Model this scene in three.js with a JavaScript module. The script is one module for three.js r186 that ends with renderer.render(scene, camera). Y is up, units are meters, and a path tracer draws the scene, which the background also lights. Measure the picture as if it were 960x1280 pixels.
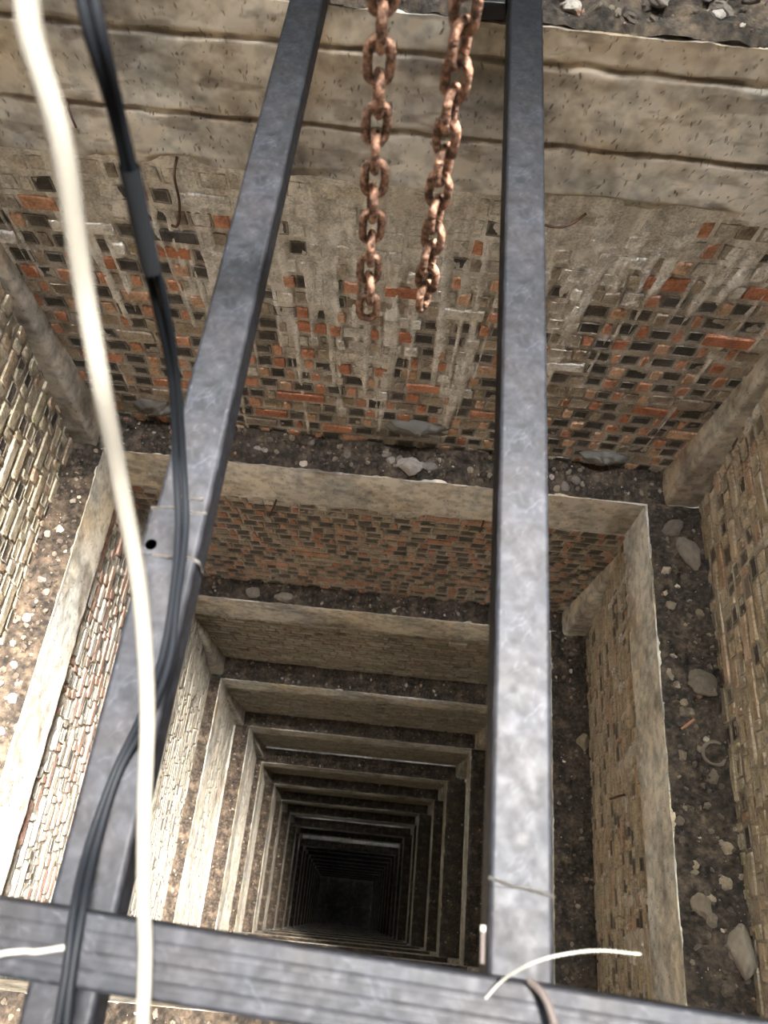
import * as THREE from 'three';
import { mergeGeometries, mergeVertices } from 'three/addons/utils/BufferGeometryUtils.js';
import { Brush, Evaluator, SUBTRACTION } from 'three-bvh-csg';

// ---------------------------------------------------------------- camera, sky, exposure
const renderer = new THREE.WebGLRenderer();
renderer.toneMapping = THREE.LinearToneMapping;
renderer.toneMappingExposure = 1.9;
renderer.shadowMap.enabled = true;
const scene = new THREE.Scene();
const camera = new THREE.PerspectiveCamera(67.42, 960 / 1280, 0.02, 80);
camera.rotation.order = 'YXZ';
camera.position.set(1.1768, 0.9591, 1.6);
camera.rotation.set(-1.0819, 0.0055, 0.0966);
camera.focus = 2.3; camera.userData.fStop = 5.5;
scene.add(camera);
camera.updateMatrixWorld(true);
scene.background = new THREE.Color(0.92, 0.97, 1.05);
scene.backgroundIntensity = 36.0;
// high sun behind thin haze: it comes down through the roof hatch and slants onto the left side of the shaft
const sun = new THREE.DirectionalLight(new THREE.Color(1.0, 0.96, 0.91), 34);
sun.position.set(1.2 + 0.2 * 20, 20, 0.9 - 0.05 * 20); sun.target.position.set(1.2, 0, 0.9);
sun.castShadow = true; sun.shadow.radius = 18; sun.shadow.mapSize.set(2048, 2048);
Object.assign(sun.shadow.camera, { left: -6, right: 6, top: 6, bottom: -6, near: 1, far: 60 });
scene.add(sun, sun.target);

// ---------------------------------------------------------------- helpers
let seed = 7;
const rnd = () => { seed = (seed + 0x6d2b79f5) | 0; let t = Math.imul(seed ^ (seed >>> 15), 1 | seed); t = (t + Math.imul(t ^ (t >>> 7), 61 | t)) ^ t; return ((t ^ (t >>> 14)) >>> 0) / 4294967296; };
const rr = (a, b) => a + (b - a) * rnd();
const pick = (a) => a[Math.floor(rnd() * a.length) % a.length];
const clamp = (x, a = 0, b = 1) => Math.min(b, Math.max(a, x));
const sm = (a, b, x) => { const t = clamp((x - a) / (b - a)); return t * t * (3 - 2 * t); };
const hash = (x, y, z = 0) => { let h = Math.imul(x | 0, 374761393) + Math.imul(y | 0, 668265263) + Math.imul(z | 0, 1442695041); h = Math.imul(h ^ (h >>> 13), 1274126177); return ((h ^ (h >>> 16)) >>> 0) / 4294967296; };
function vn(x, y, s = 0, px = 0, py = 0) {      // value noise, tileable with periods px, py
  let ix = Math.floor(x), iy = Math.floor(y); const fx = x - ix, fy = y - iy, u = fx * fx * (3 - 2 * fx), v = fy * fy * (3 - 2 * fy);
  const m = (i, p) => (p ? ((i % p) + p) % p : i);
  const a = hash(m(ix, px), m(iy, py), s), b = hash(m(ix + 1, px), m(iy, py), s), c = hash(m(ix, px), m(iy + 1, py), s), d = hash(m(ix + 1, px), m(iy + 1, py), s);
  return a + (b - a) * u + (c - a) * v + (a - b - c + d) * u * v;
}
function fbm(x, y, s = 0, oct = 4, px = 0, py = 0) { let a = 0, w = 0.5, t = 0; for (let i = 0; i < oct; i++) { a += w * vn(x, y, s + i * 17, px, py); t += w; x *= 2; y *= 2; px *= 2; py *= 2; w *= 0.5; } return a / t; }
const lin = (hex) => { const c = new THREE.Color(hex); return [c.r, c.g, c.b]; };
const mix3 = (a, b, t) => [a[0] + (b[0] - a[0]) * t, a[1] + (b[1] - a[1]) * t, a[2] + (b[2] - a[2]) * t];
const used = {};
const numbered = (n) => { used[n] = (used[n] ?? -1) + 1; return used[n] ? `${n}_${String(used[n]).padStart(3, '0')}` : n; };
function mesh(name, geo, mat, parent) { const m = new THREE.Mesh(geo, mat); m.name = parent ? name : numbered(name); m.castShadow = m.receiveShadow = true; (parent ?? scene).add(m); return m; }
function group(name, label, category, opt = {}) { const g = new THREE.Group(); g.name = opt.exact ? name : numbered(name); g.userData = { label, category }; if (opt.group) g.userData.group = opt.group; if (opt.kind) g.userData.kind = opt.kind; scene.add(g); return g; }
function tag(o, label, category, opt = {}) { Object.assign(o.userData, { label, category }, opt); return o; }
// tileable textures
function tex(size, fn, srgb, repeat = 1) {
  const d = new Uint8Array(size * size * 4);
  for (let y = 0; y < size; y++) for (let x = 0; x < size; x++) { const c = fn(x / size, y / size), i = (y * size + x) * 4; d[i] = clamp(c[0]) * 255; d[i + 1] = clamp(c[1]) * 255; d[i + 2] = clamp(c[2]) * 255; d[i + 3] = 255; }
  const t = new THREE.DataTexture(d, size, size); t.wrapS = t.wrapT = THREE.RepeatWrapping; t.magFilter = THREE.LinearFilter; t.minFilter = THREE.LinearMipmapLinearFilter; t.generateMipmaps = true;
  if (srgb) t.colorSpace = THREE.SRGBColorSpace; t.repeat.set(repeat, repeat); t.needsUpdate = true; return t;
}
const g3 = (v) => [v, v, v];
function strokes(size, n, len, ang, s) {        // short scratches and pits, wrapped
  const a = new Float32Array(size * size); let q = s;
  const r = () => { q = (Math.imul(q, 1664525) + 1013904223) >>> 0; return q / 4294967296; };
  for (let i = 0; i < n; i++) {
    let x = r() * size, y = r() * size; const th = ang + (r() - 0.5) * 1.1, L = len * (0.3 + r() * r() * 1.6), w = 0.6 + r() * 1.6, k = 0.35 + 0.65 * r();
    for (let t = 0; t < L; t++) { x += Math.cos(th + Math.sin(t * 0.2) * 0.3); y += Math.sin(th + Math.sin(t * 0.2) * 0.3);
      for (let j = -2; j <= 2; j++) for (let l = -2; l <= 2; l++) if (j * j + l * l <= w * w + 0.3) { const ix = ((Math.round(x + j) % size) + size) % size, iy = ((Math.round(y + l) % size) + size) % size, p = iy * size + ix; a[p] = Math.max(a[p], k * (1 - Math.abs(t / L - 0.5))); } }
  }
  return (x, y) => a[(Math.floor(y * size) % size) * size + (Math.floor(x * size) % size)];
}
const NS = 768, st = strokes(512, 150, 30, 1.0, 77);
const cs = strokes(NS, 900, 11, 1.25, 11), cs2 = strokes(NS, 45, 70, 0.3, 5);
const concH = (x, y) => { const a = fbm(x * 6, y * 6, 3, 5, 6, 6), b = fbm(x * 40, y * 40, 9, 3, 40, 40); return clamp(0.55 + (a - 0.5) * 0.5 + (b - 0.5) * 0.35 - 0.5 * cs(x, y) - 0.18 * cs2(x, y)); };
const concC = (x, y) => { const a = fbm(x * 5, y * 5, 21, 5, 5, 5), b = fbm(x * 30, y * 30, 29, 3, 30, 30); const v = 0.9 + (a - 0.5) * 0.42 + (b - 0.5) * 0.4 - 0.24 * cs(x, y) - 0.1 * cs2(x, y); const w = (fbm(x * 4, y * 4, 77, 3, 4, 4) - 0.5) * 0.09; return [v + w, v, v - w * 1.4]; };
const T = {
  concC: tex(NS, concC, true, 1 / 0.75), concH: tex(NS, (x, y) => g3(concH(x, y)), false, 1 / 0.75),
  gritC: tex(512, (x, y) => { const a = fbm(x * 8, y * 8, 41, 5, 8, 8), b = fbm(x * 60, y * 60, 43, 2, 60, 60); const v = 0.92 + (a - 0.5) * 0.4 + (b - 0.5) * 0.3; return [v, v, v * 0.995]; }, true, 1 / 0.3),
  gritH: tex(512, (x, y) => g3(0.5 + (fbm(x * 10, y * 10, 45, 5, 10, 10) - 0.5) * 0.8 + (fbm(x * 70, y * 70, 47, 2, 70, 70) - 0.5) * 0.5), false, 1 / 0.3),
  soilC: tex(512, (x, y) => { const a = fbm(x * 7, y * 7, 51, 4, 7, 7), b = vn(x * 90, y * 90, 55, 90, 90), c = fbm(x * 28, y * 28, 57, 3, 28, 28); const v = 0.56 + (a - 0.5) * 0.5 + (c - 0.5) * 0.6 + (b > 0.86 ? 0.35 * (b - 0.6) : 0); return [v, v * 0.95, v * 0.89]; }, true, 1 / 0.35),
  soilH: tex(512, (x, y) => g3(0.5 + (fbm(x * 14, y * 14, 61, 5, 14, 14) - 0.5) * 1.3), false, 1 / 0.35),
  steelC: tex(512, (x, y) => { const a = fbm(x * 12, y * 12, 71, 5, 12, 12), b = fbm(x * 40 + 3 * fbm(x * 8, y * 8, 3, 2, 8, 8), y * 40, 73, 3, 40, 40); const v = 0.66 + (a - 0.5) * 0.36 + (b - 0.5) * 0.42 + 0.28 * st(x, y); const w = (fbm(x * 5, y * 5, 79, 3, 5, 5) - 0.52) * 0.1; return [v + w, v, v - w * 0.8 + 0.01]; }, true, 1 / 0.25),
  steelR: tex(512, (x, y) => g3(0.56 + (fbm(x * 24, y * 24, 81, 5, 24, 24) - 0.5) * 0.2), false, 1 / 0.25),
  steelH: tex(512, (x, y) => g3(0.5 + (fbm(x * 60, y * 60, 85, 3, 60, 60) - 0.5) * 0.8), false, 1 / 0.25),
  rustC: tex(256, (x, y) => { const a = fbm(x * 8, y * 8, 91, 5, 8, 8), b = fbm(x * 30, y * 30, 93, 2, 30, 30); const v = 0.62 + (a - 0.5) * 0.9 + (b - 0.5) * 0.4; return [v, v * (0.82 + 0.12 * b), v * (0.72 + 0.18 * b)]; }, true, 1 / 0.05),
  rustH: tex(256, (x, y) => g3(0.5 + (fbm(x * 12, y * 12, 95, 4, 12, 12) - 0.5) * 1.2), false, 1 / 0.05),
};
const M = {
  concrete: new THREE.MeshStandardMaterial({ name: 'concrete', vertexColors: true, map: T.concC, bumpMap: T.concH, bumpScale: 0.003, roughness: 0.95 }),
  mortar: new THREE.MeshStandardMaterial({ name: 'mortar', vertexColors: true, map: T.gritC, bumpMap: T.gritH, bumpScale: 0.0028, roughness: 0.97 }),
  brick: new THREE.MeshStandardMaterial({ name: 'brick', vertexColors: true, map: T.gritC, bumpMap: T.gritH, bumpScale: 0.0035, roughness: 0.92 }),
  soil: new THREE.MeshStandardMaterial({ name: 'soil', color: '#73675a', map: T.soilC, bumpMap: T.soilH, bumpScale: 0.014, roughness: 1 }),
  stone: new THREE.MeshStandardMaterial({ name: 'stone', vertexColors: true, roughness: 0.97 }),
  pebble: new THREE.MeshStandardMaterial({ name: 'pebble', color: '#ffffff', roughness: 0.95 }),
  steel: new THREE.MeshPhysicalMaterial({ name: 'steel', color: '#29292c', map: T.steelC, roughnessMap: T.steelR, roughness: 1, bumpMap: T.steelH, bumpScale: 0.00015, metalness: 0, specularIntensity: 0.26 }),
  weld: new THREE.MeshStandardMaterial({ name: 'weld', color: '#6b6763', roughness: 0.42, metalness: 0.8, bumpMap: T.rustH, bumpScale: 0.001 }),
  rust: new THREE.MeshStandardMaterial({ name: 'rust', color: '#cdb09c', map: T.rustC, bumpMap: T.rustH, bumpScale: 0.0016, roughness: 0.95, metalness: 0 }),
  rod: new THREE.MeshStandardMaterial({ name: 'rod', color: '#4c3424', roughness: 0.85 }),
  hose: new THREE.MeshStandardMaterial({ name: 'hose', color: '#68645b', roughness: 0.7, bumpMap: T.gritH, bumpScale: 0.0005 }),
  cable: new THREE.MeshPhysicalMaterial({ name: 'cable', color: '#0e1013', roughness: 0.6, specularIntensity: 0.16 }),
  tape: new THREE.MeshPhysicalMaterial({ name: 'tape', color: '#14171b', roughness: 0.8, specularIntensity: 0.25, bumpMap: T.rustH, bumpScale: 0.001 }),
  plastic: new THREE.MeshStandardMaterial({ name: 'plastic', color: '#1b1b1b', roughness: 0.25 }),
  roof: new THREE.MeshStandardMaterial({ name: 'roof', color: '#6a625a', roughness: 0.9 }),
  sheet: new THREE.MeshPhysicalMaterial({ name: 'sheet', color: '#c9cdc8', roughness: 1, transmission: 0.5, thickness: 0, side: THREE.DoubleSide }),
  plaster: new THREE.MeshStandardMaterial({ name: 'plaster', color: '#8d8376', roughness: 0.95 }),
  wire: new THREE.MeshStandardMaterial({ name: 'wire', color: '#75726a', roughness: 0.6 }),
  twigPale: new THREE.MeshStandardMaterial({ name: 'twig_pale', color: '#a8714f', roughness: 0.8 }),
  twig: new THREE.MeshStandardMaterial({ name: 'twig', color: '#2e2622', roughness: 0.8 }),
};
// a frame: origin o, axes u, v (v runs down), n (out of the wall into the shaft)
const V3 = (a) => new THREE.Vector3(...a);
const frame = (o, u, v, n) => ({ o: V3(o), u: V3(u), v: V3(v), n: V3(n) });
const at = (F, a, b, c) => [F.o.x + F.u.x * a + F.v.x * b + F.n.x * c, F.o.y + F.u.y * a + F.v.y * b + F.n.y * c, F.o.z + F.u.z * a + F.v.z * b + F.n.z * c];
const quatOf = (F) => new THREE.Quaternion().setFromRotationMatrix(new THREE.Matrix4().makeBasis(F.u, V3([-F.v.x, -F.v.y, -F.v.z]), F.n));
function build(pos, idx, uv, col) { const g = new THREE.BufferGeometry(); g.setAttribute('position', new THREE.Float32BufferAttribute(pos, 3)); if (uv) g.setAttribute('uv', new THREE.Float32BufferAttribute(uv, 2)); if (col) g.setAttribute('color', new THREE.Float32BufferAttribute(col, 3)); g.setIndex(idx); g.computeVertexNormals(); return g; }
// A cast block: its front is a relief grid, its other faces run back from the front's own border.
function block(F, u0, u1, v0, v1, depth, nu, nv, disp, colour, chip = 0.004, s = 0) {
  const pos = [], uv = [], col = [], idx = []; const P = [];
  for (let j = 0; j <= nv; j++) for (let i = 0; i <= nu; i++) {
    let a = u0 + (u1 - u0) * i / nu, b = v0 + (v1 - v0) * j / nv; const c = disp(a, b);
    if (j === 0) b += chip * (fbm(a * 18, s, 5 + s, 4) * 2 - 0.5); if (j === nv) b -= chip * (fbm(a * 18, s, 8 + s, 4) * 2 - 0.7);
    P.push([a, b, c]); pos.push(...at(F, a, b, c)); uv.push(a + s * 0.37, -b + s * 0.21); col.push(...colour(a, b, c));
  }
  const id = (i, j) => j * (nu + 1) + i;
  for (let j = 0; j < nv; j++) for (let i = 0; i < nu; i++) idx.push(id(i, j), id(i, j + 1), id(i + 1, j), id(i + 1, j), id(i, j + 1), id(i + 1, j + 1));
  const skirt = (list) => { const st = pos.length / 3; list.forEach((k) => { const [a, b, c] = P[k]; for (const q of [c, -depth]) { pos.push(...at(F, a, b, q)); uv.push(a + s * 0.37, -b + (c - q)); const cc = colour(a, b, c); col.push(...cc); } }); for (let k = 0; k < list.length - 1; k++) { const p = st + k * 2; idx.push(p, p + 2, p + 1, p + 2, p + 3, p + 1); } };
  const top = [], bot = [], le = [], ri = [];
  for (let i = 0; i <= nu; i++) { top.push(id(i, 0)); bot.unshift(id(i, nv)); } for (let j = 0; j <= nv; j++) { le.unshift(id(0, j)); ri.push(id(nu, j)); }
  [top, bot, le, ri].forEach(skirt);
  const b0 = pos.length / 3; for (const [a, b] of [[u0, v0], [u1, v0], [u1, v1], [u0, v1]]) { pos.push(...at(F, a, b, -depth)); uv.push(a, b); col.push(...colour(a, b, 0)); } idx.push(b0, b0 + 1, b0 + 2, b0, b0 + 2, b0 + 3);
  return build(pos, idx, uv, col);
}

// ---------------------------------------------------------------- shaft dimensions (metres; ring tops at y = -k H)
const W = 2.234, L = 1.875, H = 1.7403, RINGS = 21;
const REC = { far: 0.15, left: 0.125, right: 0.21, near: 0.15 };
const ringAt = [[0.075, 0, 0, 0], [-1.750, 0, 0, 0], [-3.403, 0.029, 0, -0.026], [-5.178, -0.008, 0, -0.006], [-6.929, 0.035, 0.037, -0.011], [-8.730, -0.014, 0.009, 0.029], [-10.447, 0.002, 0.031, 0.022], [-12.209, -0.026, -0.037, 0.012], [-13.908, 0, 0.023, 0.006], [-15.774, 0.023, -0.024, 0.052], [-17.458, 0.004, -0.003, 0.041], [-19.14, 0.02, 0.0, 0.16], [-20.88, 0, 0, 0.12], [-22.62, 0, 0, 0.12], [-24.36, 0, 0, 0.12]];
const beamH = [0.412, 0.285, 0.33, 0.27, 0.29, 0.27, 0.28, 0.27, 0.27, 0.27, 0.27, 0.27, 0.27, 0.27, 0.27];
for (let k = 15; k < RINGS; k++) { ringAt.push([-24.36 - (k - 14) * H, 0, 0, 0.12]); beamH.push(0.27); }
const FLOOR_Y = ringAt[RINGS - 1][0] - H;
const ordinal = ['first', 'second', 'third', 'fourth', 'fifth', 'sixth', 'seventh', 'eighth', 'ninth', 'tenth', 'eleventh', 'twelfth', 'thirteenth', 'fourteenth', 'fifteenth', 'sixteenth', 'seventeenth', 'eighteenth', 'nineteenth', 'twentieth', 'lowest'];
const cPale = lin('#c4b8a4'), cGrey = lin('#a69b8c'), cWarm = lin('#bda98c'), cStain = lin('#7a6d5d');   // the top beam, weathered
const dPale = lin('#dcd3c1'), dGrey = lin('#c4bbac'), dWarm = lin('#d6c6a8'), dStain = lin('#8f8271');   // the paler beams below it
const concCol = (s, top) => (a, b) => { const [pa, gr, wa, stn] = top ? [cPale, cGrey, cWarm, cStain] : [dPale, dGrey, dWarm, dStain]; let c = mix3(pa, gr, sm(0.4, 0.75, fbm(a * 2.3, b * 4, 101 + s, 4))); c = mix3(c, wa, 0.7 * sm(0.5, 0.75, fbm(a * 1.7, b * 3, 131 + s, 3))); return mix3(c, stn, 0.75 * sm(0.6, 0.78, fbm(a * 5, b * 9, 151 + s, 5))); };
const sides = (k) => { const [y, dx0, dx1, dz] = ringAt[k], x0 = dx0, x1 = W + dx1, z0 = dz; return {
  far: { F: frame([x0, y, z0], [1, 0, 0], [0, -1, 0], [0, 0, 1]), len: x1 - x0 }, right: { F: frame([x1, y, z0], [0, 0, 1], [0, -1, 0], [-1, 0, 0]), len: L - z0 },
  left: { F: frame([x0, y, L], [0, 0, -1], [0, -1, 0], [1, 0, 0]), len: L - z0 }, near: { F: frame([x1, y, L], [-1, 0, 0], [0, -1, 0], [0, 0, -1]), len: x1 - x0 }, x0, x1, z0, y }; };

const seamsAt = (a) => [0.083 + 0.006 * Math.sin(a * 3) + 0.008 * (fbm(a * 14, 0, 2, 3) - 0.5), 0.268 + 0.006 * Math.sin(a * 2 + 1) + 0.01 * (fbm(a * 14, 3, 2, 3) - 0.5)];
// ---------------------------------------------------------------- concrete ring beams and corner posts
for (let k = 0; k < RINGS; k++) {
  const S = sides(k), fine = k < 4, b = beamH[k];
  const g = group(`trim_${k + 1}`, `pale concrete ring beam with corner posts, ${ordinal[k]} down from the shaft mouth`, 'ring beam', { exact: true, kind: 'structure' });
  for (const n of ['far', 'left', 'right', 'near']) {
    const { F, len } = S[n], s = k * 7 + n.length; const hi = k === 0 && n === 'far';
    const u0 = n === 'far' || n === 'near' ? -0.42 : 0, u1 = n === 'far' || n === 'near' ? len + 0.42 : len;
    const cracks = [0.9 + 0.35 * hash(s, 1), 1.75 + 0.2 * hash(s, 2)];
    const disp = (a, v) => {
      let d = (fbm(a * 3, v * 5, s, 4) - 0.5) * 0.009 + (fbm(a * 22, v * 22, s + 3, 3) - 0.5) * (fine ? 0.0045 : 0.003);
      if (hi) {                                     // three board lifts with open seams
        const seams = seamsAt(a);
        const board = v < seams[0] ? 0 : v < seams[1] ? 1 : 2; d += [0.001, 0.0015, 0][board];
        seams.forEach((q, i) => { const w = 0.003 + 0.006 * fbm(a * 9, i * 5, 17, 3); d -= 0.007 * Math.exp(-(((v - q) / w) ** 2)) * (0.35 + fbm(a * 6, i * 3, 27, 3)); });
        d -= 0.022 * sm(0.385, 0.412, v + 0.02 * (fbm(a * 8, 9, 33, 4) - 0.5)) * sm(0.42, 0.62, fbm(a * 7, v * 4, 35, 4));
      } else if (n === 'far' && fine) for (const q of cracks) d -= 0.012 * Math.exp(-(((a - q + 0.01 * (fbm(v * 12, q, 4, 3) - 0.5)) / 0.006) ** 2));
      return d;
    };
    const cc = concCol(s, k === 0); const colour = hi ? (a, v) => { const c = cc(a, v), w = fbm(a * 10, v * 26, 61, 4); let q = 0.6 * sm(0.6, 0.7, w); seamsAt(a).forEach((t, n2) => { const wd = 0.004 + 0.012 * fbm(a * 16, n2 * 7, 44, 4); q = Math.max(q, 1.15 * sm(0.3, 0.5, fbm(a * 8, n2, 46, 3)) * (1 - sm(wd * 0.6, wd, Math.abs(v - t)))); }); return mix3(c, cStain, Math.min(q, 1)); } : cc;
    const nu = hi ? 420 : fine ? 170 : k < 8 ? 50 : 16, nv = hi ? 130 : fine ? 22 : k < 8 ? 6 : 3;
    mesh('beam', block(F, u0, u1, 0, b, 0.42, nu, nv, disp, colour, hi ? 0.005 : fine ? 0.008 : 0.004, s), M.concrete, g);
  }
  // posts hang from this ring down to the next
  const y0 = S.y - b + 0.01, y1 = (k + 1 < RINGS ? ringAt[k + 1][0] : FLOOR_Y) - 0.005, h = y0 - y1, cc = concCol(k + 60, k === 0);
  const post = (x0, x1, z0, z1, fx, fz) => {       // rounded inner arris, slightly uneven skin
    const sh = new THREE.Shape(), r = 0.02; const X = [x0, x1], Z = [z0, z1];
    const pts = []; const cx = fx > 0 ? x1 : x0, ox = fx > 0 ? x0 : x1, cz = fz > 0 ? z1 : z0, oz = fz > 0 ? z0 : z1;
    const seg = (ax, az, bx, bz, n) => { for (let i = 0; i < n; i++) pts.push([ax + (bx - ax) * i / n, az + (bz - az) * i / n]); };
    seg(ox, cz, cx - fx * r, cz, 5); for (let i = 0; i <= 4; i++) { const t = i / 4 * Math.PI / 2; pts.push([cx - fx * r + fx * r * Math.sin(t), cz - fz * r + fz * r * Math.cos(t)]); } seg(cx, cz - fz * r, cx, oz, 5); pts.push([cx, oz], [ox, oz]);
    const ny = fine ? 40 : 8, pos = [], uv = [], col = [], idx = []; let per = 0;
    for (let i = 0; i < pts.length; i++) { if (i) per += Math.hypot(pts[i][0] - pts[i - 1][0], pts[i][1] - pts[i - 1][1]); for (let j = 0; j <= ny; j++) { const y = y0 - h * j / ny, d = (fbm(per * 14 + k * 3, y * 5, 7 + k, 4) - 0.5) * 0.012 * (i < pts.length - 2 ? 1 : 0); pos.push(pts[i][0] + fx * d, y, pts[i][1] + fz * d); uv.push(per, y); col.push(...cc(per * 2 + x0 * 5, y)); } }
    for (let i = 0; i < pts.length - 1; i++) for (let j = 0; j < ny; j++) { const a = i * (ny + 1) + j, q = a + ny + 1; if (fx * fz > 0) idx.push(a, a + 1, q, q, a + 1, q + 1); else idx.push(a, q, a + 1, q, q + 1, a + 1); }
    const c0 = pos.length / 3; pts.forEach(([x, z]) => { pos.push(x, y1, z); uv.push(x, z); col.push(...cPale); }); for (let i = 1; i < pts.length - 1; i++) idx.push(c0, c0 + i, c0 + i + 1);
    mesh('corner_post', build(pos, idx, uv, col), M.concrete, g);
  };
  const xl = S.x0, xr = S.x1, zf = S.z0;
  post(xl - REC.left - 0.1, xl - 0.026, zf - REC.far - 0.1, zf - 0.004, 1, 1); post(xr + 0.07, xr + REC.right + 0.1, zf - REC.far - 0.1, zf - 0.004, -1, 1);
  post(xl - REC.left - 0.1, xl - 0.026, L + 0.004, L + 0.25, 1, -1); post(xr + 0.07, xr + REC.right + 0.1, L + 0.004, L + 0.25, -1, -1);
}

// ---------------------------------------------------------------- brick infill
const BH = 0.048, COURSE = 0.0735;
const bank = {};
function brickGeo(type, w, tone, v, pal) {         // 18-triangle brick face: rim ring, core, sides
  const key = `${type}|${w.toFixed(3)}|${tone}|${v}|${pal}`; if (bank[key]) return bank[key];
  const q = (i, a) => (hash(i, v * 31 + Math.round(w * 1000), tone.length * 7 + i) - 0.5) * a, hw = w / 2, hh = BH / 2 * (0.94 + 0.12 * hash(v, 3));
  const out = [[-hw, -hh], [hw, -hh], [hw, hh], [-hw, hh]].map(([x, y], i) => [x + q(i, 0.006), y + q(i + 9, 0.005)]);
  const ins = Math.min(0.005, w * 0.16) * (type === 'dark' ? 0.8 + 0.5 * hash(v, 6) : 0.6), inn = out.map(([x, y], i) => [x - Math.sign(x) * (ins + q(i + 20, 0.003)), y - Math.sign(y) * (ins + q(i + 30, 0.003))]);
  const c = lin(tone), rim = type === 'dark' ? mix3(c, lin(pal), 0.1 + 0.45 * hash(v, 8)) : mix3(c, lin(pal), 0.12);
  const zr = type === 'dark' ? 0.001 : -0.003, zc = type === 'dark' ? -0.001 - 0.002 * hash(v, 4) : 0.001 + 0.002 * hash(v, 5), pos = [], col = [], uv = [], idx = [];
  const put = (p, z, cl) => { pos.push(p[0], p[1], z); uv.push(p[0] + v * 0.11, p[1] + z + v * 0.07); col.push(...cl); return pos.length / 3 - 1; };
  const ci = inn.map((p) => put(p, zc, c)); idx.push(ci[0], ci[1], ci[2], ci[0], ci[2], ci[3]);
  const ri = inn.map((p) => put(p, zc, rim)), ro = out.map((p) => put(p, zr, rim)), so = out.map((p) => put(p, zr, rim)), sb = out.map((p) => put(p, -0.03, rim));
  for (let i = 0; i < 4; i++) { const j = (i + 1) % 4; idx.push(ro[i], ro[j], ri[j], ro[i], ri[j], ri[i], sb[i], sb[j], so[j], sb[i], so[j], so[i]); }
  return (bank[key] = build(pos, idx, uv, col));
}
const px = new THREE.Vector3();
function onScreen(p) { px.set(...p).project(camera); return px.z < 1 && Math.abs(px.x) < 1.03 && Math.abs(px.y) < 1.03 ? [(px.x + 1) * 480, (1 - px.y) * 640] : null; }
const PAL = {
  red: { orange: ['#cb8f6e', '#c07f5e', '#d39d7c', '#cfa788', '#c99478', '#d6b192'], dark: ['#4a4743', '#55514c', '#5f5a54', '#504d49'], pale: ['#b5a692', '#a6967f', '#9d9082'], mortar: '#b9b0a4', smear: '#ebe7e1', pLong: 0.055, pDark: 0.86, pPale: 0.22 },
  rose: { orange: ['#cda086', '#c49178', '#d3ad96', '#cfb09a'], dark: ['#6a655e', '#746e66', '#7d766c', '#5e5a54'], pale: ['#c4b7a5', '#b5a896'], mortar: '#c2baaf', smear: '#ddd8cf', pLong: 0.05, pDark: 0.86, pPale: 0.3 },
  beige: { orange: ['#c8b295', '#cbb79b', '#bda48b', '#c4a58a'], dark: ['#6a6055', '#5a524a', '#7b6f61'], pale: ['#cbbca2', '#bcae95', '#c7b89c', '#b3a58e'], mortar: '#b7ac9a', smear: '#dad2c3', pLong: 0.2, pDark: 0.45, pPale: 0.7 },
  grey: { orange: ['#b7a593', '#bba998'], dark: ['#8a8277', '#7e766b'], pale: ['#bbb3a4', '#ada594', '#c3bbac', '#a49b8b'], mortar: '#8f8779', smear: '#c6bfb2', pLong: 0.7, pDark: 0.3, pPale: 0.85 },
  pink: { orange: ['#c7a08c', '#cdb09f', '#c0a08e'], dark: ['#7a7670', '#878279', '#8f8a82'], pale: ['#c9bfae', '#b8ad9c', '#cfc6b8'], mortar: '#a79d8d', smear: '#d8d0c0', pLong: 0.35, pDark: 0.6, pPale: 0.45 },
};
const grit = new THREE.Matrix4();
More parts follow.
